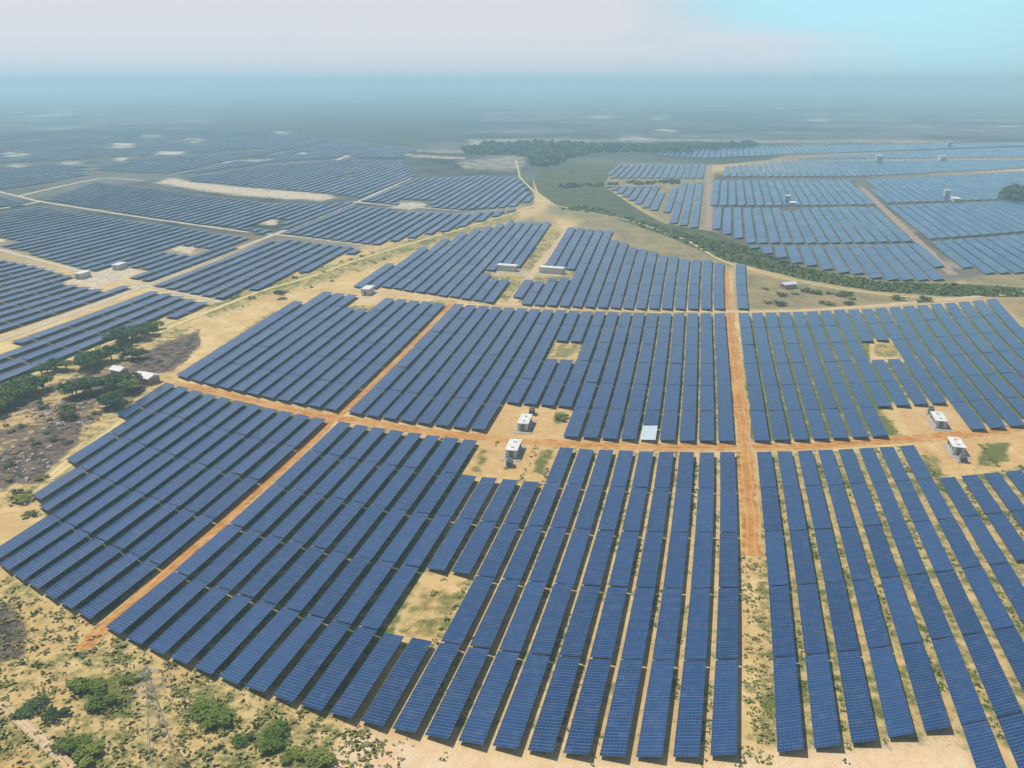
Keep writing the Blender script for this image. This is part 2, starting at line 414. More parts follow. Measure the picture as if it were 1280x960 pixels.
# ------------------------------------------------------------------ the ground: one sheet to the horizon, with its land cover
def build_ground():
    xs = np.unique(np.concatenate([np.linspace(-2600, -300, 12), np.arange(-300, -40, 20.0), np.arange(-40, 1321, 5.0), np.arange(1340, 1601, 20.0), np.linspace(1600, 3900, 12)]))
    ys = np.unique(np.concatenate([[105.3, 105.7, 106.4, 107.3, 108.5], np.arange(110, 200, 2.0), np.arange(200, 1001, 4.0), np.arange(1010, 1300, 20.0), np.linspace(1300, 3000, 18)]))
    PX, PY = np.meshgrid(xs, ys)
    X, Y = unproj(PX, PY)
    nx, ny = len(xs), len(ys)
    co = np.zeros((nx * ny, 3)); co[:, 0] = X.ravel(); co[:, 1] = Y.ravel()
    idx = np.arange(nx * ny).reshape(ny, nx)
    q = np.stack([idx[1:, :-1], idx[1:, 1:], idx[:-1, 1:], idx[:-1, :-1]], -1).reshape(-1, 4)
    me = bpy.data.meshes.new('ground')
    me.from_pydata([tuple(c) for c in co], [], [tuple(int(k) for k in c) for c in q])
    me.update()
    px, py = PX.ravel(), PY.ravel()
    def put(name, v):
        a = me.attributes.new(name, 'FLOAT', 'POINT')
        a.data.foreach_set('value', np.clip(v, 0, 1).astype(np.float32))
    Z = np.zeros(px.shape)
    def mx_(*a):
        r = Z
        for k in a: r = np.maximum(r, k)
        return r
    sp = lambda poly, soft, k=1.0: softpoly(px, py, poly, soft) * k
    band = lambda line, w, k=1.0: np.clip(1.4 - segdist(px, py, line) / w, 0, 1) * k
    yard = mx_(sp([(1104,512),(1125,500),(1160,500),(1160,545),(1128,545)], 3), sp([(605,500),(640,503),(716,508),(722,545),(700,595),(680,602),(578,598),(598,550)], 4), sp([(1122,507),(1200,500),(1222,540),(1300,528),(1300,575),(1200,598),(1150,588),(1140,550)], 4), sp([(690,447),(697,426),(726,426),(720,450)], 2), sp([(1088,452),(1088,424),(1126,424),(1134,452)], 2), sp([(490,800),(530,715),(585,715),(560,800)], 6))
    lanes = mx_(sp([(0,700),(220,480),(410,515),(300,640),(130,785)], 8, .62), sp([(145,795),(435,530),(600,550),(540,720),(440,905)], 10, .52), sp([(440,905),(540,720),(600,550),(930,560),(925,945)], 14, .30), sp([(945,940),(945,562),(1300,562),(1300,940)], 6, .42), sp([(225,466),(340,388),(560,376),(420,515)], 5, .58), sp([(440,515),(580,383),(905,390),(920,552)], 5, .48), sp([(930,552),(926,396),(1237,379),(1290,414),(1300,522),(1130,548)], 5, .62), sp([(470,355),(590,296),(690,284),(900,330),(905,384),(640,380)], 4, .45))
    put('veg', mx_(sp([(-60,520),(0,490),(170,410),(250,402),(235,440),(215,480),(60,612),(0,640),(-60,690)], 8, .35),
                   band([(265,388),(330,364),(400,345),(470,322),(560,292),(640,268)], 13, .46),
                   sp([(-60,705),(0,705),(130,790),(440,905),(380,1000),(-60,1000)], 8, .36),
                   sp([(90,850),(140,840),(170,860),(160,905),(110,900)], 8, .62), sp([(225,890),(265,872),(300,885),(285,920),(250,912)], 6, .75), sp([(95,870),(125,850),(175,858),(165,885),(120,895)], 6, .7), sp([(370,960),(385,935),(410,935),(415,960)], 5, .7), sp([(60,945),(110,915),(135,960)], 7, .7),
                   sp([(70,930),(120,905),(128,960),(80,965)], 8, .62), sp([(305,925),(340,908),(365,930),(340,950)], 5, .8), sp([(160,850),(190,838),(190,870)], 6, .5),
                   sp([(490,790),(525,735),(560,735),(585,745),(560,800),(525,800)], 6, .42), sp([(585,595),(600,560),(618,560),(600,595)], 4, .45), sp([(665,590),(672,562),(695,560),(680,595)], 4, .5),
                   sp([(690,530),(695,512),(706,514),(704,532)], 3, .6), sp([(1145,590),(1150,562),(1175,570),(1180,596)], 4, .5), sp([(1218,585),(1230,553),(1260,553),(1262,578)], 4, .65),
                   sp([(690,447),(697,428),(724,428),(718,449)], 3, .5), sp([(1092,446),(1092,428),(1122,428),(1128,449)], 3, .5),
                   sp([(930,690),(960,690),(968,950),(926,950)], 5, .22), lanes * (1 - yard * .8), sp([(930,338),(1000,352),(1200,374),(1150,378),(935,388)], 6, .2)))
    put('pale', mx_(sp([(435,908),(500,925),(650,947),(800,952),(920,947),(1190,914),(1230,960),(1230,1040),(380,1040)], 10, .9)))
    put('orange', mx_(sp([(605,500),(640,503),(716,508),(722,545),(700,595),(680,602),(578,598),(598,550)], 5, .8), sp([(500,800),(540,715),(585,720),(560,800)], 7, .6),
                      sp([(1122,507),(1200,500),(1222,540),(1300,528),(1300,575),(1200,598),(1150,588),(1140,550)], 5, .8), sp([(-40,900),(30,930),(60,1000),(-40,1000)], 12, .7),
                      sp([(432,362),(480,362),(490,382),(436,378)], 4, .4), sp([(606,338),(640,332),(715,335),(718,347),(660,352),(612,348)], 3, .5)))
    put('scorched', mx_(sp([(-60,560),(0,560),(50,532),(120,512),(95,560),(50,605),(0,615),(-60,640)], 10, .8), sp([(160,458),(200,428),(250,412),(252,432),(215,468),(170,470)], 7, .9),
                        sp([(-60,760),(15,752),(42,780),(38,825),(-60,850)], 10, .75), sp([(60,500),(110,480),(140,500),(90,540),(40,540)], 10, .6), sp([(-60,530),(60,475),(180,430),(240,412),(240,440),(200,480),(120,535),(50,600),(-60,640)], 10, .56)))
    put('olive', mx_(sp([(662,208),(700,192),(760,190),(1000,189),(960,200),(900,206),(775,204),(757,226),(757,234),(800,263),(830,279),(890,289),(930,306),(1000,333),(1100,353),(1192,354),(1320,362),(1320,372),(1180,371),(1090,364),(1000,349),(900,324),(840,298),(760,270),(700,260),(672,240)], 3.5)))
    put('dry', mx_(sp([(918,335),(1000,350),(1090,365),(1200,373),(1150,379),(1000,389),(918,389)], 5, .9), sp([(1195,336),(1320,338),(1320,362),(1210,360)], 4, .9), sp([(1180,372),(1320,368),(1320,420),(1285,410),(1242,374)], 6, .8), sp([(735,268),(800,278),(905,322),(905,332),(850,328),(800,312),(770,302),(760,290),(715,286)], 5, .9), sp([(470,350),(585,294),(690,262),(700,285),(640,283),(585,298),(490,345)], 5, .6), band([(690,262),(790,280),(860,302),(910,330)], 9, .9), sp([(750,200),(888,200),(888,290),(830,280),(757,234)], 4, .9)))
    far = np.where(px < 668, np.clip((345 - py) / 60.0, 0, 1), np.clip((215 - py) / 30.0, 0, 1))
    far = np.maximum(far, sp([(890,215),(1400,215),(1400,340),(1240,342),(1190,354),(1100,355),(1000,337),(930,311),(890,291)], 3, .9))
    far = np.minimum(far, 1 - sp([(268,392),(330,340),(480,300),(560,280),(640,258),(690,262),(560,330),(300,420)], 6))
    put('far', far)
    put('wood', mx_(sp([(270,150),(300,120),(420,112),(560,122),(600,140),(590,172),(480,186),(380,178),(330,185),(250,180)], 8, .95), sp([(700,152),(820,140),(960,138),(1000,150),(950,166),(820,168)], 6, .6),
                    sp([(-60,190),(200,182),(330,188),(240,205),(60,214),(-60,222)], 10, .55), sp([(-60,130),(150,118),(250,125),(180,150),(-60,160)], 12, .35)))
    put('bare', mx_(sp([(188,228),(215,222),(300,233),(385,239),(432,246),(400,252),(330,248),(262,241)], 3, 1.0), band([(585,176),(640,175),(760,176),(860,175),(960,177),(1080,176),(1180,178)], 3.2, .6),
                    sp([(560,200),(600,196),(655,192),(662,206),(640,216),(580,214)], 4, .6), band([(430,188),(470,186),(520,195),(580,198)], 3, .7), band([(648,205),(650,222),(668,240),(690,254),(680,260),(560,268)], 3, .55),
                    sp([(212,312),(228,303),(252,307),(236,319)], 2.5), sp([(78,354),(108,342),(140,330),(180,337),(150,352),(112,364)], 3, .9), sp([(322,280),(330,273),(350,275),(345,282)], 2), sp([(484,260),(500,252),(530,252),(535,258),(510,264)], 2.5, .9),
                    sp([(-30,292),(10,296),(8,303),(-30,300)], 2.5, .9), sp([(608,339),(640,333),(680,337),(716,338),(714,345),(660,349),(614,346)], 2.5, .65), sp([(434,366),(470,360),(492,370),(470,381),(440,378)], 3, .6),
                    sp([(1122,508),(1160,500),(1202,498),(1216,530),(1140,545)], 5, .45), sp([(640,505),(690,506),(718,510),(712,540),(640,545)], 5, .35), sp([(690,445),(694,426),(727,426),(722,450)], 2.5, .4), sp([(1088,450),(1088,425),(1124,425),(1132,451)], 2.5, .4)))
    put('clearing', mx_(*[np.clip(1.15 - np.hypot((px - a - w / 2) / (w * .85), (py - b) / (h * 1.7)), 0, 1) * 1.3 for a, b, w, h in [(5,193,30,2.4),(140,181,28,2.6),(195,190,35,2.2),(180,169,22,1.8),(225,174,28,1.5),(145,199,14,1.6),(75,203,26,1.4),(40,145,24,1.5),(70,142,20,1.5),(15,208,18,1.2),(238,178,12,1.2),(345,166,16,1.3),(330,198,10,1.6),(375,192,8,1.4),(300,200,22,1.6),(430,194,10,1.3),(280,203,10,1.6),(428,220,10,2),(490,218,14,2),(90,236,18,1.4),
                       (1140,158,22,1.3),(1230,158,40,1.2),(810,148,22,1.2),(740,146,30,1.4),(1010,150,25,1.2),(820,164,22,1.6),(780,174,30,2.6),(590,180,10,2)]]))
    g = link('ground', me, M['ground'])
    tag(g, kind='structure')
build_ground()

def ribbon(name, pts, width, mat, z, jit=0.26):
    P = []
    for (x1, y1), (x2, y2) in zip(pts[:-1], pts[1:]):
        (X1, X2), (Y1, Y2) = unproj([x1, x2], [y1, y2])
        n = max(1, int(math.hypot(X2 - X1, Y2 - Y1) / 7))
        P += [Vector((X1 + (X2 - X1) * k / n, Y1 + (Y2 - Y1) * k / n, z)) for k in range(n)]
    X, Y = unproj(*pts[-1]); P.append(Vector((float(X), float(Y), z)))
    for _ in range(3):
        P = [P[0]] + [(P[k - 1] + P[k] * 2 + P[k + 1]) / 4 for k in range(1, len(P) - 1)] + [P[-1]]
    V, Fc, U = [], [], []
    for k, p in enumerate(P):
        d = (P[min(k + 1, len(P) - 1)] - P[max(k - 1, 0)]).normalized(); nrm = Vector((d.y, -d.x, 0))
        wl_, wr_ = (width / 2 * (1 + random.uniform(-jit, jit)) for _ in range(2))
        V += [tuple(p - nrm * wl_), tuple(p + nrm * wr_)]; U += [(0, k), (1, k)]
        if k: n = 2 * k; Fc.append((n - 2, n - 1, n + 1, n))
    me = bpy.data.meshes.new(name); me.from_pydata(V, [], Fc); me.update()
    uv = me.uv_layers.new(name='UVMap')
    for l in me.loops: uv.data[l.index].uv = U[l.vertex_index]
    return tag(link(name, me, mat), kind='structure')
ROADS = [
 ('dirt_road', [(215,479),(260,488),(300,497),(350,509),(415,523),(470,531),(540,540),(600,547),(680,554),(760,557.5),(850,559),(931,560),(1000,557.5),(1060,555),(1120,550),(1200,544),(1280,534),(1360,522)], 6.0, 'orange'),
 ('dirt_road', [(100,812),(127,787),(200,722),(260,668),(325,610),(370,570),(415,523),(462,486),(515,430),(557,388),(567,376)], 4.6, 'orange'),
 ('dirt_road', [(941,695),(937,665),(932.5,580),(931,560),(925.5,505),(920.5,465),(915,425),(911,390),(907,360),(904,332)], 5.4, 'orange'),
 ('dirt_road', [(440,362),(480,366),(520,369),(565,374.5),(620,379.5),(680,383.5),(740,386),(800,388),(860,389),(911,389.5),(960,389.5),(1010,388),(1080,383.5),(1150,377.5),(1240,369),(1290,364)], 5.0, 'tan'),
 ('dirt_road', [(640,378),(660,350),(685,318),(712,285)], 6.0, 'tan'),
 ('dirt_road', [(-60,447),(0,425),(90,392),(170,361),(250,330),(320,302),(390,275),(450,251),(515,222)], 5.0, 'greyroad'),
 ('dirt_road', [(-60,295),(0,312),(100,339),(180,357),(230,367),(277,378)], 4.6, 'greyroad'),
 ('dirt_road', [(-40,230),(0,240),(50,252),(165,270),(307,290),(352,294),(400,299),(462,307)], 5.0, 'greyroad'),
 ('dirt_road', [(-40,266),(20,258),(50,252)], 5.5, 'greyroad'),
 ('dirt_road', [(20,246),(80,232),(130,222),(180,226)], 5.5, 'greyroad'),
 ('dirt_road', [(436,252),(490,257),(575,263)], 5.5, 'greyroad'),
 ('dirt_road', [(320,225),(360,212),(420,200),(450,190)], 9, 'greyroad'),
 ('dirt_path', [(-40,503),(0,485),(50,465),(100,444),(165,417),(210,403),(270,386),(330,362),(380,349),(430,331),(480,314),(560,291),(640,267),(668,256)], 3.6, 'yellow'),
 ('dirt_path', [(168,432),(205,412),(240,398),(275,384)], 4.0, 'yellow'),
 ('dirt_path', [(215,482),(190,500),(150,530),(100,568),(60,600)], 5.0, 'yellow'),
 ('dirt_path', [(645,200),(650,222),(668,240),(690,256),(740,266),(790,276),(860,301),(903,327),(960,344),(1020,357),(1100,369),(1180,374)], 2.6, 'yellow'),
 ('dirt_road', [(1076,234),(1095,252),(1135,290),(1192,344)], 6.5, 'rust'),
 ('dirt_road', [(885.5,208),(885.5,240),(886,286)], 6.5, 'rust'),
 ('dirt_path', [(0,880),(30,905),(60,935),(90,962)], 2.2, 'tan'),
]
for k, (n, pts, w, m) in enumerate(ROADS):
    ribbon(n, pts, w, M[m], 0.03 + 0.008 * k)

# ------------------------------------------------------------------ solar tables
LOWZ, HIGHZ, WFRAC = 0.80, 1.55, 0.715
T = []                                       # every table: 4 corners (low/high edge at near/far end), label data
def add(i, t0, t1, info, px=None):
    wf = WFRAC if t0 < 5.2 else 0.79
    ii = np.array([i - wf, i, i - wf, i]); tt = np.array([t0, t0, t1, t1])
    x, y = grid_px(ii, tt)
    X, Y = unproj(x, y, np.array([LOWZ, HIGHZ, LOWZ, HIGHZ]))
    T.append((np.stack([X, Y], -1), info))
def cen(i, t):
    x, y = grid_px(i - WFRAC / 2, t)
    return float(x), float(y)
NUM = ['zero','one','two','three','four','five','six','seven','eight','nine','ten','eleven','twelve','thirteen','fourteen','fifteen','sixteen','seventeen','eighteen','nineteen','twenty']
ORD = ['zeroth','first','second','third','fourth','fifth','sixth','seventh','eighth','ninth','tenth','eleventh','twelfth','thirteenth','fourteenth','fifteenth']
def where(j, front):
    e = 'front edge' if front else 'cross track'
    return ('at ' + e) if j == 0 else ('%s from %s' % (ORD[j + 1], e))
def rowname(i):
    return 'row %s from orange track' % NUM[int(i) + 1] if i <= 9 else 'row %s from central track' % NUM[21 - int(i)]
G = 0.008
def lab(plot, row, j, front):
    return 'solar table, %s, %s, %s' % (plot, row, where(j, front))
BQ = [5.35 + 1.07 * k for k in range(7)]
for i in range(21):
    for j in range(5):
        if (8 <= i <= 11 and j == 4) or (i in (9, 10) and j == 1): continue
        add(i, j + G, j + 1 - G, lab('front middle plot', rowname(i), j, True))
    for j in range(6):
        if 8 <= i <= 11 and j == 0: continue
        if i in (9, 10) and j == 3: continue
        t0 = BQ[j]
        info = lab('second middle plot', rowname(i), j, False)
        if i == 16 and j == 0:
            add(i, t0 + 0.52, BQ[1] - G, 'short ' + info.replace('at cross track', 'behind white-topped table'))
            add(i, t0 + G, t0 + 0.48, 'WHITE')  # glare patch of this row set apart as its own short table
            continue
        add(i, t0 + G, BQ[j + 1] - G, info)
for k in range(1, 12):
    i = -0.5 - k
    st = {8: 1, 9: 1.1, 10: 1.9, 11: 3.5}.get(k, 0)
    row = 'row %s from orange track' % NUM[k]
    for j in range(5):
        if j + 1 <= st + .2: continue
        add(i, max(j, st) + G, j + 1 - G, lab('front scrubland plot', row, j, True))
    top = {11: 3.6, 10: 4.3, 9: 5, 8: 5}.get(k, 6)
    for j in range(6):
        c = cen(i, BQ[j] + .5)
        if inpoly(c[0], c[1], [(434,362),(470,358),(494,370),(470,386),(440,380)]): continue
        if inpoly(c[0], c[1], [(200,455),(250,430),(300,398),(345,386),(400,371),(430,362),(300,340),(150,440)]): continue
        add(i, BQ[j] + G, BQ[j + 1] - G, lab('second scrubland plot', row, j, False))
for k in range(0, 14):
    i = 21.8 + k
    row = 'row %s from central track' % NUM[k + 1]
    for j in range(-1, 5):
        if j == -1 and k < 5: continue
        if k in (9, 10) and j == 1: continue
        if k >= 8 and j == 4: continue
        add(i, j + G, j + 1 - G, 'solar table, front plot beyond central track, %s, %s' % (row.replace('central track', 'it'), where(j, True) if j >= 0 else 'jutting past front edge'))
for k in range(0, 32):
    i = 21.8 + k
    row = 'row %s from central track' % (NUM[k + 1] if k < 20 else NUM[20])
    for j in range(6):
        if 7 <= k <= 10 and j == 0: continue
        c = cen(i, BQ[j] + .5)
        if inpoly(c[0], c[1], [(1089,424),(1126,424),(1135,453),(1092,453)]): continue
        if inpoly(c[0], c[1], [(1240,360),(1246,378),(1290,408),(1400,470),(1500,430),(1500,300)]): continue
        if c[0] > 1420: continue
        add(i, BQ[j] + G, BQ[j + 1] - G, 'solar table, second plot beyond central track, %s, %s' % (row.replace('central track', 'it'), where(j, False)))
P_R = [(640,384),(662,345),(714,284),(764,288),(772,300),(806,312),(856,324),(902,326),(908,392)]
P_L = [(446,364),(470,357),(634,381),(702,284),(690,278),(640,277),(580,290),(530,310),(488,330),(448,353)]
Y4 = [(606,339),(640,333),(690,335),(718,337),(720,346),(668,350),(612,346)]
def run(i, t0, t1, ok, info, seg=1.07):
    ts = np.arange(t0, t1, .05); x, y = grid_px(i - WFRAC / 2, ts)
    m = ok(x, y); st = None
    for k in range(len(ts)):
        end = k == len(ts) - 1
        if m[k] and st is None: st = ts[k]
        if st is not None and (not m[k] or end or ts[k] - st >= seg):
            if ts[k] - st > .35: add(i, st + G, ts[k] - G, info)
            st = ts[k] if m[k] and not end else None
for i in list(range(-9, 3)) + list(range(4, 21)):
    run(i, 12.12, 26, lambda x, y: inpoly(x, y, P_R if i > 3 else P_L) & ~inpoly(x, y, Y4), 'far')
t = 12.12
for k in range(4):
    add(21.8, t + G, t + 1.07 - G, 'far'); t += 1.07

def block(poly, x0, pitch, holes=(), seg=25.0, wfrac=0.80, skew=0.0, splits=()):
    pa, ps = pano([p[0] for p in poly], [p[1] for p in poly], x0)
    pol = list(zip(pa, ps - skew * pa))
    H_ = []
    for h in holes:
        ha, hs = pano([p[0] for p in h], [p[1] for p in h], x0); H_.append(list(zip(ha, hs - skew * ha)))
    a0, a1 = min(pa), max(pa)
    n = int((a1 - a0) / pitch)
    base = min(p[1] for p in pol)
    for k in range(n + 1):
        a = a0 + (k + .5) * pitch
        cuts = sorted(y1 + (y2 - y1) * (a - x1) / (x2 - x1) for (x1, y1), (x2, y2) in zip(pol, pol[1:] + pol[:1]) if (x1 > a) != (x2 > a))
        for s0, s1 in zip(cuts[0::2], cuts[1::2]):
            s = s0
            m = base + math.floor((s0 - base) / seg) * seg
            while m < s1:
                u0, u1 = max(m, s0) + 0.2, min(m + seg, s1) - 0.2
                m += seg
                if u1 - u0 < 6: continue
                um = (u0 + u1) / 2
                if any(inpoly(a, um, h) for h in H_): continue
                w = pitch * wfrac
                aa = np.array([a - w / 2, a + w / 2, a - w / 2, a + w / 2]); ss = np.array([u0, u0, u1, u1]) + skew * aa
                x, y = unpano(aa, ss, x0)
                if abs(float(x[0]) - 640) > 760: continue
                X, Y = unproj(x, y, 1.3)
                T.append((np.stack([X, Y], -1), 'far'))
FLX = 802
block([(-60,458),(0,435),(90,401),(172,369),(190,361),(268,380),(235,391),(175,404),(100,439),(0,477),(-60,500)], FLX, 8.0)
block([(-60,305),(0,319),(90,344),(164,358),(85,387),(0,417),(-60,439)], FLX, 8.0, [[(76,355),(106,341),(140,330),(182,337),(150,356),(112,366)]])
block([(-60,272),(0,264),(50,257),(165,275),(300,293),(314,299),(250,326),(188,351),(100,334),(0,306),(-60,288)], FLX, 8.0, [[(210,312),(226,302),(254,307),(238,320)], [(76,355),(106,341),(140,330),(182,337),(150,356),(112,366)], [(-40,290),(12,294),(10,304),(-40,304)]])
block([(320,305),(352,297),(455,309),(400,331),(330,356),(284,374),(192,356)], FLX, 8.0)
block([(356,291),(440,256),(490,260),(575,266),(652,259),(560,287),(466,305)], 815, 8.0, [[(482,262),(500,250),(532,250),(538,259),(510,266)]])
block([(450,250),(520,223),(600,219),(648,222),(666,248),(640,258),(575,261),(490,255)], 820, 8.0, [[(482,262),(500,250),(532,250),(538,259),(510,266)]])
block([(56,249),(118,226),(185,234),(262,244),(330,252),(405,255),(442,251),(392,271),(330,294),(308,287),(165,267)], FLX, 8.0, [[(320,282),(330,271),(352,274),(345,284)]])
block([(240,220),(330,206),(420,199),(500,200),(518,219),(452,247),(430,243),(330,234),(235,226)], FLX, 9.0, [[(425,224),(428,217),(442,217),(440,223)]])
block([(-60,240),(-5,243),(40,255),(15,257),(-60,264)], FLX, 9.0)
CLR = [(5,193,30,3),(140,181,28,3),(195,190,35,3),(180,169,22,2),(225,174,28,2),(145,199,14,2),(75,203,26,2),(15,208,18,2),(238,178,12,2),(345,166,16,2),(330,196,10,2),(375,190,8,2),(300,198,22,2),(430,194,10,2),(90,222,18,2)]
block([(-60,234),(5,236),(60,227),(130,213),(235,217),(330,203),(420,196),(500,196),(520,186),(420,174),(330,163),(180,160),(60,163),(-60,170)], FLX, 11.0,
      [[(a, b - h), (a + w, b - h), (a + w + 6, b + h), (a - 6, b + h)] for a, b, w, h in CLR] + [[(-60,205),(130,196),(330,184),(330,187),(130,200),(-60,210)], [(95,232),(110,205),(150,180),(158,180),(122,205),(108,232)], [(190,222),(260,205),(400,178),(410,178),(275,205),(200,222)]], seg=34)
RB, RC = 893, 915
block([(772,205),(880,205),(880,222),(758,222)], RB, 8.2, wfrac=0.75)
block([(757,232),(828,232),(826,262),(812,262)], RB, 8.2, wfrac=0.75)
block([(848,228),(880,228),(880,286),(834,277),(832,252)], RB, 8.2, wfrac=0.75)
def rfb(y0, y1, y2, y3, poly_l, poly_r): pass
block([(892,225),(1064,224),(1090,252),(1092,255),(892,256)], RC, 8.2, wfrac=0.75)
block([(892,259),(1096,258.5),(1130,290),(1140,301),(1040,303),(892,303.5),(892,288)][:5] + [(960,303),(932,303),(892,284)], RC, 8.2, wfrac=0.75, holes=[[(975,262),(978,254),(1000,256),(1002,264)]])
block([(935,306.5),(1144,304.5),(1182,340),(1188,349),(1110,349),(1060,341),(1000,329),(965,318)], RC, 8.2, wfrac=0.75)
block([(1080,224),(1320,211),(1320,245),(1108,253)], RC, 8.2, wfrac=0.75, holes=[[(1250,250),(1255,240),(1320,238),(1320,252)]])
block([(1112,256.5),(1320,248),(1320,285),(1160,298),(1150,290)], RC, 8.2, wfrac=0.75)
block([(1164,301.5),(1320,288.5),(1320,338),(1240,341),(1202,334)], RC, 8.2, wfrac=0.75)
block([(905,220),(1074,219.5),(1320,207),(1320,198),(1000,200),(905,208)], RC, 8.2, wfrac=0.75)
block([(990,198),(1180,187),(1320,182),(1320,195),(1180,197)], RC, 8.2, wfrac=0.75)
block([(830,184),(950,183),(1080,181),(1320,176.5),(1320,180),(1160,186),(1000,192),(880,197),(820,194)], RC, 8.6)

def frame_area(q):
    pts = []
    for (x, y), z in zip(q, (LOWZ, HIGHZ, LOWZ, HIGHZ)):
        a, b = proj(x, y, z)
        pts.append((min(max(a, 0), 1280), min(max(b, 0), 960)))
    p = [pts[0], pts[1], pts[3], pts[2]]
    return abs(sum(p[k][0] * p[(k + 1) % 4][1] - p[(k + 1) % 4][0] * p[k][1] for k in range(4))) / 2
AR = [frame_area(q) if abs(proj(*q[0])[0] - 640) < 900 else 0 for q, _ in T]
ok = [k for k in sorted(range(len(T)), key=lambda k: -AR[k]) if T[k][1] not in ('far', 'WHITE')]
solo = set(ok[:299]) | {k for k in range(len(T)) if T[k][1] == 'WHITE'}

legm = MB().box(-.08, .08, -.08, .08, 0, 1).mesh('leg')
legm.materials.append(M['steel'])
TH = 0.06
def corners(q, dz=0.0):
    w = math.sin(float(q[0, 0]) * 12.9898 + float(q[0, 1]) * 78.233) * 43758.5453; w = (w - math.floor(w)) - .5
    e = math.sin(float(q[0, 0]) * 39.346 + float(q[0, 1]) * 11.135) * 24634.6345; e = (e - math.floor(e)) - .5
    n0, n1, f0, f1 = [Vector((float(p[0]), float(p[1]), z + dz + k)) for p, z, k in zip(q, (LOWZ, HIGHZ, LOWZ, HIGHZ), (-w * .12 + e * .14, w * .22 + e * .14, -w * .12 - e * .14, w * .22 - e * .14))]
    return n0, n1, f0, f1
def deck_mesh(q, org, tint):
    n0, n1, f0, f1 = [c - org for c in corners(q)]
    L = ((f0 - n0).length + (f1 - n1).length) / 2; Wd = (n1 - n0).length
    v = [n0, n1, f0, f1] + [c - Vector((0, 0, TH)) for c in (n0, n1, f0, f1)]
    f = [(0, 1, 3, 2), (4, 6, 7, 5), (0, 4, 5, 1), (1, 5, 7, 3), (3, 7, 6, 2), (2, 6, 4, 0)]
    U = [(0, 0), (Wd, 0), (0, L), (Wd, L)] * 2
    me = bpy.data.meshes.new('panel_deck'); me.from_pydata([tuple(c) for c in v], [], f); me.update()
    uv = me.uv_layers.new(name='UVMap')
    for l in me.loops: uv.data[l.index].uv = U[l.vertex_index]
    a = me.attributes.new('tint', 'FLOAT', 'POINT'); a.data.foreach_set('value', [tint] * 8)
    return me
n_solo = 0
for k in sorted(solo):
    q, info = T[k]
    cx, cy = q.mean(0)
    org = Vector((float(cx), float(cy), 0))
    tint = min(1, max(0, random.gauss(0.5, 0.28)))
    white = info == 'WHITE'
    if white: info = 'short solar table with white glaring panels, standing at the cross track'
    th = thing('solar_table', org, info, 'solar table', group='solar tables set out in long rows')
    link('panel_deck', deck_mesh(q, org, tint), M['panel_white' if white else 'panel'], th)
    n0, n1, f0, f1 = [c - org for c in corners(q, -TH)]
    b = MB()
    for w in (0.25, 0.75):
        b.bar(n0.lerp(n1, w).lerp(f0.lerp(f1, w), .02) - Vector((0, 0, .09)), f0.lerp(f1, w).lerp(n0.lerp(n1, w), .02) - Vector((0, 0, .09)), .06)
    b.build('purlin', M['steel'], th)
    for u in (0.06, 0.5, 0.94):
        for w in (0.25, 0.75):
            p = n0.lerp(n1, w).lerp(f0.lerp(f1, w), u)
            lg = link('leg', legm, None, th, (p.x, p.y, 0)); lg.scale = (1, 1, p.z - .05)
    n_solo += 1
V, Fc, UU, TT = [], [], [], []
SV, SF = [], []
for k, (q, info) in enumerate(T):
    if k in solo: continue
    n0, n1, f0, f1 = corners(q)
    L = (f0 - n0).length; Wd = (n1 - n0).length; n = len(V)
    V += [tuple(c) for c in (n0, n1, f0, f1)] + [(c.x, c.y, c.z - TH) for c in (n0, n1, f0, f1)]
    UU += [(0, 0), (Wd, 0), (0, L), (Wd, L)] * 2
    TT += [min(1, max(0, random.gauss(0.5, 0.25)))] * 8
    Fc += [tuple(n + c for c in f) for f in ((0, 1, 3, 2), (4, 6, 7, 5), (0, 4, 5, 1), (1, 5, 7, 3), (3, 7, 6, 2), (2, 6, 4, 0))]
    for u in (.1, .5, .9):
        for w in (.25, .75):
            p = n0.lerp(n1, w).lerp(f0.lerp(f1, w), u); m = len(V); r = .09
            V += [(p.x - r, p.y, 0), (p.x + r, p.y, 0), (p.x + r, p.y, p.z - TH), (p.x - r, p.y, p.z - TH)]
            UU += [(0.2, 0.2)] * 4; TT += [0] * 4
            Fc.append((m, m + 1, m + 2, m + 3))
me = bpy.data.meshes.new('distant_solar_tables'); me.from_pydata(V, [], Fc); me.update()
uv = me.uv_layers.new(name='UVMap')
lv = np.zeros(len(me.loops), np.int32); me.loops.foreach_get('vertex_index', lv)
uv.data.foreach_set('uv', np.array(UU, np.float32)[lv].ravel())
a = me.attributes.new('tint', 'FLOAT', 'POINT'); a.data.foreach_set('value', np.array(TT, np.float32))
tag(link('distant_solar_tables', me, M['panel']), 'many distant rows of blue solar tables filling the plain out to the haze', 'solar tables', kind='stuff')
print('tables', len(T), 'individual', n_solo)

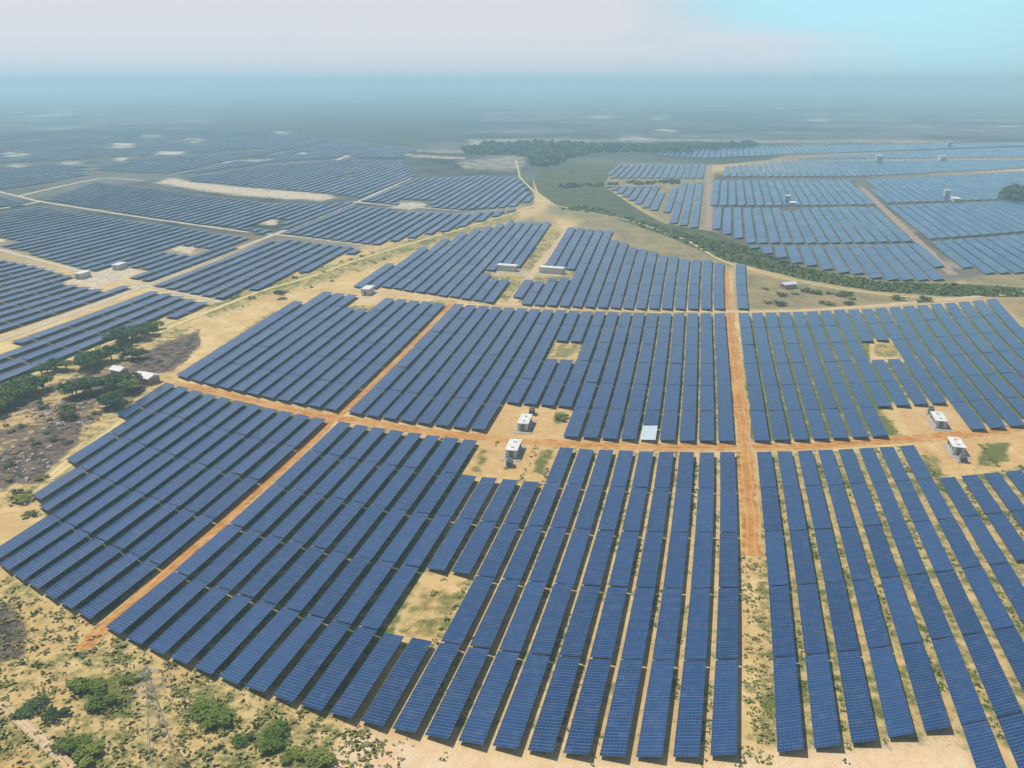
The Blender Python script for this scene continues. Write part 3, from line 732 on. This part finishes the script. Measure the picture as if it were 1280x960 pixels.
# ------------------------------------------------------------------ buildings
def ground_at(px, py):
    x, y = unproj(px, py); return Vector((float(x), float(y), 0))
def facing(p0, p1):
    d = ground_at(*p1) - ground_at(*p0)
    return math.atan2(d.y, d.x) - math.pi / 2
def inverter_building(px, rz, label, w=3.4, l=8.6, h=2.7, small=False):
    t = thing('inverter_building', ground_at(*px), label, 'building', rz, 'inverter buildings in the farm yards')
    MB().box(-w/2-.3, w/2+.3, -l/2-.3, l/2+.3, 0, .35).build('plinth', M['concrete'], t)
    MB().box(-w/2-1.2, w/2+1.6, -l/2-2.2, l/2+1.2, 0, .12).build('pad', M['concrete'], t)
    for y in (-l*.2, l*.1, l*.3): MB().box(w/2+.12, w/2+.55, y-.45, y+.45, .4, 1.1).build('cooling_unit', M['zinc'], t)
    MB().box(-w/2, w/2, -l/2, l/2, .35, h).build('wall', M['white'], t)
    r = MB().box(-w/2-.25, w/2+.25, -l/2-.25, l/2+.25, h, h+.18)
    r.build('roof', M['roof'], t)
    if small: return t
    for y in (-l*.28, l*.02):
        d = MB().box(w/2, w/2+.05, y-.5, y+.5, .35, 2.45).build('door', M['door'], t)
        MB().box(w/2+.05, w/2+.10, y+.3, y+.38, 1.3, 1.5).build('handle', M['steel'], d)
    for y in (-l*.34, -l*.08, l*.18, l*.36):
        MB().box(-w/2-.05, -w/2, y-.55, y+.55, 1.0, 2.2).build('louvre', M['dark'], t)
    MB().box(w/2, w/2+.05, l*.2, l*.4, 1.2, 2.3).build('louvre', M['dark'], t)
    MB().box(-.7, .7, -l/2-.05, -l/2, .35, 2.5).build('door', M['door'], t)
    for y in (-l*.25, l*.25):
        MB().box(-.4, .4, y-.4, y+.4, h+.18, h+.45).build('roof_vent', M['zinc'], t)
    return t
def transformer(px, rz, label):
    t = thing('transformer', ground_at(*px), label, 'transformer', rz, 'transformers beside the inverter buildings')
    MB().box(-1.7, 1.7, -1.4, 1.4, 0, .3).build('plinth', M['concrete'], t)
    MB().box(-1.0, 1.0, -.7, .7, .3, 2.1).build('tank', M['tank'], t)
    for s in (-1, 1):
        f = MB()
        for k in range(7): f.box(-.85 + k * .27, -.75 + k * .27, s * .7 if s > 0 else -1.15, 1.15 if s > 0 else -.7, .6, 1.9)
        f.build('radiator', M['tank'], t)
    MB().bar((-.9, 0, 2.55), (.9, 0, 2.55), .26, 10).build('conservator', M['tank'], t)
    for x in (-.6, 0, .6):
        MB().cone((x, .45, 2.1), (x, .55, 2.95), .13, .05, 8).build('bushing', M['porcelain'], t)
    return t
rA = facing((640, 566), (657, 528)); rR = facing((1196, 562), (1172, 524))
inverter_building((656, 533), rA, 'long white inverter building in the middle yard, on the far side of the cross track')
inverter_building((642, 566), rA, 'long white inverter building in the middle yard, on the near side of the cross track')
transformer((637, 583), rA, 'grey transformer in the middle yard, in front of the near white building')
transformer((665, 518), rA, 'grey transformer in the middle yard, behind the far white building')
inverter_building((1172, 530), rR, 'white inverter building in the yard beyond the central track, behind the cross track')
inverter_building((1194, 563), rR, 'white inverter building in the yard beyond the central track, before the cross track', l=8.0)
transformer((1203, 577), rR, 'dark transformer in front of the white building beyond the central track')
transformer((1163, 517), rR, 'grey transformer behind the far white building beyond the central track')
def far_building(px, py, label, w, l, h, rz):
    t = thing('inverter_building', ground_at(px, py), label, 'building', rz, 'distant inverter buildings')
    MB().box(-w/2, w/2, -l/2, l/2, 0, h).build('wall', M['white'], t)
    MB().box(-w/2-.3, w/2+.3, -l/2-.3, l/2+.3, h, h+.25).build('roof', M['roof'], t)
    MB().box(-.6, .6, -l/2-.06, -l/2, .1, 2.3).build('door', M['door'], t)
rB = facing((640, 378), (712, 285))
far_building(460, 367, 'white building in the small clearing by the grassy path junction', 4.5, 9, 3.4, rB)
far_building(634, 338, 'white building in the far yard, at the scrubland side of the branch track', 5, 12, 3.4, rB + 1.4)
far_building(690, 341, 'white building in the far yard, at the river side of the branch track', 5, 15, 3.4, rB + 1.4)
rF = facing((1135, 290), (1095, 252))
far_building(984, 252, 'tall white building among panels past the river bed, nearest the red track', 4.5, 7, 6, rF)
far_building(991, 257, 'low white building beside the tall one past the river bed', 6, 10, 3.2, rF)
far_building(1183, 246, 'tall white block beside a long low one, near the dark grove', 5, 7, 6.5, rF)
far_building(1194, 252, 'long low white building near the dark grove past the river bed', 7, 15, 3.5, rF)
far_building(1098, 202, 'white block alone at the far panel edge past the river', 8, 13, 9, rF)
far_building(1178, 200, 'low white building at the head of a short dark track, far panels', 10, 16, 6, rF)
far_building(1186, 183, 'white block farthest off beyond all solar panels past the river', 8, 13, 9, rF)
far_building(104, 347, 'small white building in the pale yard of the left plots, by its near corner', 4.5, 9, 3.2, facing((0, 424), (170, 361)))
far_building(150, 336, 'small white building in the pale yard of the left plots, by its far corner', 4.5, 9, 3.2, facing((0, 424), (170, 361)))
def hut(px, py, w, l, h, rz, label):
    t = thing('hut', ground_at(px, py), label, 'hut', rz, 'huts in the scrubland')
    MB().box(-w/2, w/2, -l/2, l/2, 0, h).build('wall', M['brickwall'], t)
    m = MB(); o = .5
    m.v = [(-w/2-o, -l/2-o, h), (w/2+o, -l/2-o, h), (w/2+o, l/2+o, h), (-w/2-o, l/2+o, h), (0, -l/2-o, h+1.1), (0, l/2+o, h+1.1)]
    m.f = [(0, 4, 5, 3), (1, 2, 5, 4), (0, 1, 4), (2, 3, 5), (0, 3, 2, 1)]
    m.build('roof', M['roof'], t)
    MB().box(-.5, .5, -l/2-.06, -l/2, 0, 2.0).build('door', M['door'], t)
hut(184, 477, 5.5, 8, 2.6, 1.1, 'larger hut with white pitched roof at the scrubland corner by the track')
hut(150, 468, 4.0, 5.5, 2.4, 1.1, 'smaller white-roofed hut in the scrubland behind the larger one')
hut(985, 360, 4.5, 8, 2.6, -1.2, 'pale hut alone on the dry scrub below the river bed')

# ------------------------------------------------------------------ lattice tower
def tower(px, py, label):
    t = thing('lattice_tower', ground_at(px, py), label, 'pylon', 0.5)
    Ht, b0, b1 = 19.0, 2.0, .38
    wd = lambda z: b0 + (b1 - b0) * min(1, z / 15.0)
    cs = [(-1, -1), (1, -1), (1, 1), (-1, 1)]
    zs = [0, 3, 5.6, 8, 10, 11.8, 13.4, 15, 17]
    for sx, sy in cs:
        m = MB()
        for z0, z1 in zip(zs[:-1], zs[1:]): m.bar((sx * wd(z0), sy * wd(z0), z0), (sx * wd(z1), sy * wd(z1), z1), .055)
        m.build('leg', M['zinc'], t)
    m = MB()
    for z0, z1 in zip(zs[:-1], zs[1:]):
        for k in range(4):
            (ax, ay), (bx, by) = cs[k], cs[(k + 1) % 4]
            m.bar((ax * wd(z0), ay * wd(z0), z0), (bx * wd(z1), by * wd(z1), z1), .027)
            m.bar((bx * wd(z0), by * wd(z0), z0), (ax * wd(z1), ay * wd(z1), z1), .027)
            m.bar((ax * wd(z1), ay * wd(z1), z1), (bx * wd(z1), by * wd(z1), z1), .027)
    m.build('bracing', M['zinc'], t)
    for z, L in ((13.4, 3.2), (15.2, 2.6), (17, 2.2)):
        m = MB()
        for s in (-1, 1):
            for y in (-.38, .38):
                m.bar((0, y, z), (s * L, 0, z + .1), .06); m.bar((0, y, z + .9), (s * L, 0, z + .1), .05)
        c = m.build('cross_arm', M['zinc'], t)
        for s in (-1, 1): MB().bar((s * L, 0, z + .05), (s * L, 0, z - 1.0), .09, 6).build('insulator', M['porcelain'], c)
    m = MB()
    for sx, sy in cs: m.bar((sx * b1, sy * b1, 17), (0, 0, Ht), .06)
    m.build('peak', M['zinc'], t)
tower(202, 944, 'thin grey lattice power pylon standing on the sandy foreground scrub')

# ------------------------------------------------------------------ trees and shrubs
def crown_mesh(name, n, rx, ry, rz, z0, leaf, lobes, seed):
    r = np.random.default_rng(seed)
    cs = []
    for _ in range(lobes):
        a = r.uniform(0, 2 * math.pi); d = math.sqrt(r.uniform(0.05, 1)) * .62
        cs.append((math.cos(a) * d * rx, math.sin(a) * d * ry, z0 + rz * r.uniform(.7, 1.25), r.uniform(.32, .55)))
    V, Fc = [], []
    for k in range(n):
        cx, cy, cz, s = cs[r.integers(lobes)]
        u = r.normal(size=3); u /= np.linalg.norm(u)
        d = r.uniform(.35, 1.0) ** .5
        p = np.array([cx + u[0] * s * rx * d, cy + u[1] * s * ry * d, max(.05, cz + u[2] * s * rz * d)])
        nrm = u * .6 + r.normal(size=3) * .45 + np.array([0, 0, .8]); nrm /= np.linalg.norm(nrm)
        a = np.cross(nrm, [0, 0, 1.0]) + 1e-3; a /= np.linalg.norm(a); b = np.cross(nrm, a)
        w = r.uniform(0, math.pi); a, b = a * math.cos(w) + b * math.sin(w), b * math.cos(w) - a * math.sin(w)
        L = leaf * r.uniform(.6, 1.4); m = len(V)
        V += [tuple(p - a * L), tuple(p + b * L * .7), tuple(p + a * L), tuple(p - b * L * .7)]
        Fc.append((m, m + 1, m + 2, m + 3))
    me = bpy.data.meshes.new(name); me.from_pydata(V, [], Fc); me.update()
    return me, cs
def trunk_mesh(cs, base=.22, h=1.6):
    m = MB(); m.cone((0, 0, 0), (0, 0, h), base, base * .7)
    for cx, cy, cz, s in cs[:5]: m.cone((0, 0, h * .9), (cx * .8, cy * .8, cz), base * .5, base * .15, 5)
    return m.mesh('trunk')
KIND = {}
for nm, n, rx, ry, rz, z0, lf, lb in (('tree', 900, 4.4, 4.0, 2.3, 1.2, .36, 10), ('tree2', 900, 5.2, 3.8, 2.1, 1.0, .36, 11), ('bush', 520, 2.2, 2.0, 1.1, .25, .22, 7), ('bush2', 520, 2.8, 1.9, .95, .2, .22, 8), ('shrub', 160, 1.2, 1.1, .7, .15, .2, 4)):
    cm, cs = crown_mesh('crown', n, rx, ry, rz, z0, lf, lb, hash(nm) % 1000 if False else len(KIND) + 3)
    tm = trunk_mesh(cs, .22 if 'tree' in nm else .1, 1.8 if 'tree' in nm else .3); tm.materials.append(M['bark'])
    KIND[nm] = {}
    for mt in ('leaf', 'leaf_dark', 'leaf_dry'):
        c2 = cm.copy(); c2.materials.clear(); c2.materials.append(M[mt]); KIND[nm][mt] = c2
    KIND[nm]['trunk'] = tm
def plant(nm, px, py, label, cat, sc=1.0, mat='leaf', group=None):
    t = thing('tree' if 'tree' in nm else ('shrub' if nm == 'shrub' else 'bush'), ground_at(px, py), label, cat, random.uniform(0, 6.28), group)
    if nm.startswith('bush'): sc *= 1.2
    t.scale = (sc, sc, sc * random.uniform(.85, 1.1) * (1.0 if 'tree' in nm else .55))
    link('crown', KIND[nm][mat], None, t)
    link('trunk', KIND[nm]['trunk'], None, t)
for nm, px, py, sc, mt, lb in [
 ('bush2', 35, 888, 1.25, 'leaf_dark', 'dark green bush on the sand beside the narrow footpath'),
 ('bush', 70, 895, .95, 'leaf_dark', 'smaller dark bush just right of the footpath bush on the sand'),
 ('bush2', 112, 862, 1.4, 'leaf', 'wide green bush nearest the orange track end on the sand'),
 ('bush', 128, 880, 1.2, 'leaf', 'green bush in the sandy patch between pylon and footpath'),
 ('bush2', 172, 850, 1.0, 'leaf', 'low green bush directly behind the pylon'),
 ('bush2', 95, 935, 1.2, 'leaf', 'broad green bush at the photo bottom left of the pylon'),
 ('bush', 112, 948, 1.2, 'leaf', 'smaller round bush at the photo bottom left of the pylon'),
 ('bush2', 258, 888, 1.4, 'leaf', 'large green bush on the pylon side of the front tables'),
 ('bush', 274, 905, 1.2, 'leaf', 'green bush just before the largest bush right of the pylon'),
 ('bush2', 340, 928, 1.4, 'leaf', 'round green bush below the front table corner, alone on sand'),
 ('bush', 303, 926, .8, 'leaf', 'small bush midway between two larger ones right of pylon'),
 ('bush', 366, 948, .9, 'leaf', 'small green bush near the bottom edge beside the pale sand'),
 ('bush2', 398, 948, 1.1, 'leaf', 'low green bush at the corner of the pale sand strip'),
 ('bush', 28, 625, 1.5, 'leaf', 'green bush at the outer corner of the scrubland table plot'),
 ('bush', 38, 645, .9, 'leaf_dry', 'small dry bush below the green one at the plot corner'),
 ('bush', 52, 598, .9, 'leaf_dry', 'yellowish bush on the verge beside the outermost table row'),
 ('bush', 703, 524, 1.2, 'leaf', 'green bush in the middle yard beside the far white building')]:
    plant(nm, px, py, lb, 'bush', sc, mt)
plant('tree', 350, 373, 'single dark tree on the grassy path between the plots', 'tree', .9, 'leaf_dark')
# the scrubland wood: clumps of trees
def clump(n, line, spread, scs, label, mats=('leaf_dark', 'leaf')):
    for k in range(n):
        f = (k + random.uniform(.2, .8)) / n * (len(line) - 1); j = min(int(f), len(line) - 2); f -= j
        x = line[j][0] + (line[j+1][0] - line[j][0]) * f + random.uniform(-1, 1) * spread
        y = line[j][1] + (line[j+1][1] - line[j][1]) * f + random.uniform(-1, 1) * spread * .5
        plant(random.choice(('tree', 'tree2')), x, y, label, 'tree', random.uniform(*scs), random.choice(mats), label.split(',')[0])
clump(9, [(142, 436), (165, 425), (198, 412)], 6, (1.0, 1.45), 'dense dark green tree in the elongated clump by the grassy path')
clump(4, [(158, 446), (170, 450)], 6, (.9, 1.2), 'dark tree in the small clump behind the smaller hut')
clump(6, [(100, 462), (122, 456), (138, 450)], 6, (1.0, 1.3), 'green tree in the clump between path and huts')
clump(5, [(52, 472), (70, 465), (85, 460)], 5, (.8, 1.1), 'green tree in the thin line along the left path')
clump(10, [(85, 496), (110, 490), (135, 484), (165, 488)], 5, (1.0, 1.45), 'dark green tree in the row before the huts')
clump(4, [(138, 512), (150, 503)], 5, (1.0, 1.3), 'dark tree in the round clump by the verge, nearest the table plot')
clump(20, [(-20, 520), (0, 508), (25, 498), (50, 484)], 11, (.9, 1.4), 'dark green tree in the big wood at the scrubland edge')
clump(4, [(75, 525), (92, 520)], 6, (.6, .8), 'grey-green tree among the stony scrub', ('leaf_dry', 'leaf'))
for k in range(70):
    x, y = random.uniform(-20, 245), random.uniform(415, 620)
    if not inpoly(x, y, [(-30,500),(0,492),(170,413),(245,408),(235,440),(190,488),(110,545),(50,610),(-30,640)]) or inpoly(x, y, [(135,455),(205,455),(215,490),(150,490)]): continue
    plant('shrub', x, y, 'small dry shrub scattered through the scrubland', 'shrub', random.uniform(.9, 2.0), random.choice(('leaf_dry', 'leaf_dark')), 'small dry shrubs in the scrubland')
for k in range(42):
    x = random.uniform(940, 1200); y = random.uniform(352, 382)
    if inpoly(x, y, [(935,350),(1000,357),(1090,371),(1210,377),(1150,379),(1000,388),(935,388)]):
        plant('bush', x, y, 'grey-green bush on the dry strip between river bed and panels', 'bush', random.uniform(.8, 1.8), random.choice(('leaf', 'leaf_dry', 'leaf_dark')), 'bushes on the dry strip below the river bed')

for k in range(34):
    u = (k + random.random()) / 34; L = [(275,386),(330,364),(400,346),(470,322),(560,294),(650,270)]
    q = u * 5; a = min(int(q), 4); q -= a
    x = L[a][0] + (L[a+1][0] - L[a][0]) * q; y = L[a][1] + (L[a+1][1] - L[a][1]) * q + random.choice((-1, 1)) * random.uniform(3, 11)
    plant('shrub', x, y, 'small shrub along the grassy path between the left and middle plots', 'shrub', random.uniform(.9, 2.2), random.choice(('leaf', 'leaf_dry', 'leaf_dry')), 'small shrubs along the grassy path')

def mass(name, pts, n, size, hgt, label, mat, cat='trees', seed=5):
    r = np.random.default_rng(seed)
    V, Fc = [], []
    xs = [p[0] for p in pts]; ys = [p[1] for p in pts]
    cnt = 0
    while cnt < n:
        x, y = r.uniform(min(xs), max(xs)), r.uniform(min(ys), max(ys))
        if not inpoly(x, y, pts): continue
        cnt += 1
        g = ground_at(x, y); R0 = size * r.uniform(.6, 1.3); hh = hgt * r.uniform(.6, 1.2)
        for _ in range(26):
            u = r.normal(size=3); u /= np.linalg.norm(u)
            c = Vector((g.x + u[0] * R0, g.y + u[1] * R0, max(.1, hh * .5 + u[2] * hh * .5)))
            n_ = (Vector(r.normal(size=3)) * .5 + Vector(u) * .5 + Vector((0, 0, .7))).normalized(); a = n_.orthogonal().normalized(); a.rotate(Matrix.Rotation(r.uniform(0, 6.28), 3, n_)); b = n_.cross(a); L = R0 * .55; m = len(V)
            V += [tuple(c - a * L), tuple(c + b * L), tuple(c + a * L), tuple(c - b * L)]; Fc.append((m, m + 1, m + 2, m + 3))
    me = bpy.data.meshes.new(name); me.from_pydata(V, [], Fc); me.update()
    tag(link(name, me, M[mat]), label, cat, kind='stuff')
mass('far_woodland', [(577,188),(592,183),(640,180),(700,180),(745,184),(860,185),(945,180),(945,183),(860,190),(745,191),(715,197),(690,208),(668,210),(664,198),(640,193),(590,194)], 520, 5.5, 8, 'dark belt of trees at the head of the river bed', 'leaf_dark')
mass('far_grove', [(1254,248),(1262,242),(1320,238),(1320,252),(1270,252)], 130, 5, 8, 'dark grove among the far panels', 'leaf_dark')
mass('river_scrub', [(690,260),(740,258),(840,288),(930,309),(1000,335),(1100,354),(1190,357),(1290,364),(1290,370),(1180,369),(1090,363),(1000,348),(900,323),(840,297),(760,269)], 620, 1.6, 1.2, 'low dark scrub lining the near bank of the river bed', 'leaf', 'scrub')
mass('river_scrub', [(700,232),(850,226),(850,230),(760,232),(700,236)], 60, 2.5, 2.5, 'thin line of scrub crossing the upper river bed', 'leaf_dark', 'scrub', 9)

def rubble():
    r = np.random.default_rng(4)
    for name, mat, n, lab_ in (('rubble', M['concrete'], 120, 'grey stones and rubble strewn over the brown scrubland'), ('clay_rubble', M['clay'], 45, 'reddish clay rubble heaped on the brown scrubland')):
        b = MB()
        while n:
            x, y = (r.normal(78, 26), r.normal(518, 13)) if r.uniform() < .7 else (r.normal(25, 20), r.normal(578, 12))
            if not inpoly(x, y, [(-40,500),(0,495),(120,478),(160,500),(120,530),(50,600),(-40,630)]): continue
            n -= 1
            g = ground_at(x, y); a, c, h = r.uniform(.2, .9), r.uniform(.2, .9), r.uniform(.15, .6)
            k = len(b.v); w = r.uniform(0, 3.1)
            b.box(-a, a, -c, c, -.05, h)
            for m in range(k, len(b.v)):
                p = b.v[m]; q = 1.0 if p[2] < 0 else r.uniform(.5, .85)
                b.v[m] = (g.x + (p[0] * math.cos(w) - p[1] * math.sin(w)) * q, g.y + (p[0] * math.sin(w) + p[1] * math.cos(w)) * q, p[2])
        tag(b.build(name, mat), lab_, 'rubble', kind='stuff')
rubble()

# tufts of weeds on the sand and in the lanes
def tufts():
    r = np.random.default_rng(21)
    V, Fc = [], []
    def put(x, y, s):
        for _ in range(7):
            c = Vector((x, y, 0)) + Vector((r.normal() * s * .6, r.normal() * s * .6, abs(r.normal()) * s * .16 + .05))
            n_ = (Vector(r.normal(size=3)) * .45 + Vector((-.3, .2, 1))).normalized(); a = n_.orthogonal().normalized(); a.rotate(Matrix.Rotation(r.uniform(0, 6.28), 3, n_)); b = n_.cross(a); L = s * .42; m = len(V)
            V.extend([tuple(c - a * L), tuple(c + b * L), tuple(c + a * L), tuple(c - b * L)]); Fc.append((m, m + 1, m + 2, m + 3))
    fg = [(-60,700),(0,712),(130,790),(440,905),(520,930),(420,1010),(-60,1010)]
    n = 0
    while n < 1100:
        x, y = r.uniform(-60, 520), r.uniform(700, 1010)
        if inpoly(x, y, fg):
            g = ground_at(x, y); k = r.uniform()
            for _ in range(int(1 + 3 * k)): put(g.x + r.normal() * 1.5, g.y + r.normal() * 1.5, r.choice((.22, .3, .4, .9)) * r.uniform(.7, 1.3))
            n += 1
    for _ in range(160):
        g = ground_at(r.uniform(932, 966), r.uniform(690, 960)); put(g.x, g.y, r.uniform(.3, .8))
    me = bpy.data.meshes.new('weeds'); me.from_pydata(V, [], Fc); me.update()
    tag(link('weeds', me, M['weed']), 'low dry weeds growing over the sandy foreground', 'weeds', kind='stuff')
    V.clear(); Fc.clear()
    for i in list(range(21)) + [21.8 + k for k in range(13)]:
        for _ in range(130):
            t = r.uniform(-.2, 5); ii = i + r.uniform(.02, .22)
            if math.sin(t * 2.3 + i * 1.7) + math.sin(t * 5.1 + i * 3.3) * .6 < 0.1: continue
            x, y = grid_px(ii, t); g = ground_at(float(x), float(y)); put(g.x, g.y, r.uniform(.25, .62))
    me = bpy.data.meshes.new('lane_weeds'); me.from_pydata(V, [], Fc); me.update()
    tag(link('lane_weeds', me, M['leaf']), 'patchy green weeds growing in the lanes between the table rows', 'weeds', kind='stuff')
tufts()

# ------------------------------------------------------------------ haze
def haze():
    m = bpy.data.materials.new('haze_air'); m.use_nodes = True
    n, l = m.node_tree.nodes, m.node_tree.links; n.clear()
    v = n.new('ShaderNodeVolumePrincipled'); o = n.new('ShaderNodeOutputMaterial')
    v.inputs['Color'].default_value = (0.54, 0.84, 1.0, 1)
    v.inputs['Density'].default_value = 0.00036
    v.inputs['Anisotropy'].default_value = 0.1
    l.new(v.outputs[0], o.inputs['Volume'])
    b = MB().box(-70000, 70000, -3000, 80000, -1.0, 150.0)
    h = b.build('haze', m)
    h['kind'] = 'stuff'; h['label'] = 'pale blue haze lying over the plain'; h['category'] = 'haze'
haze()
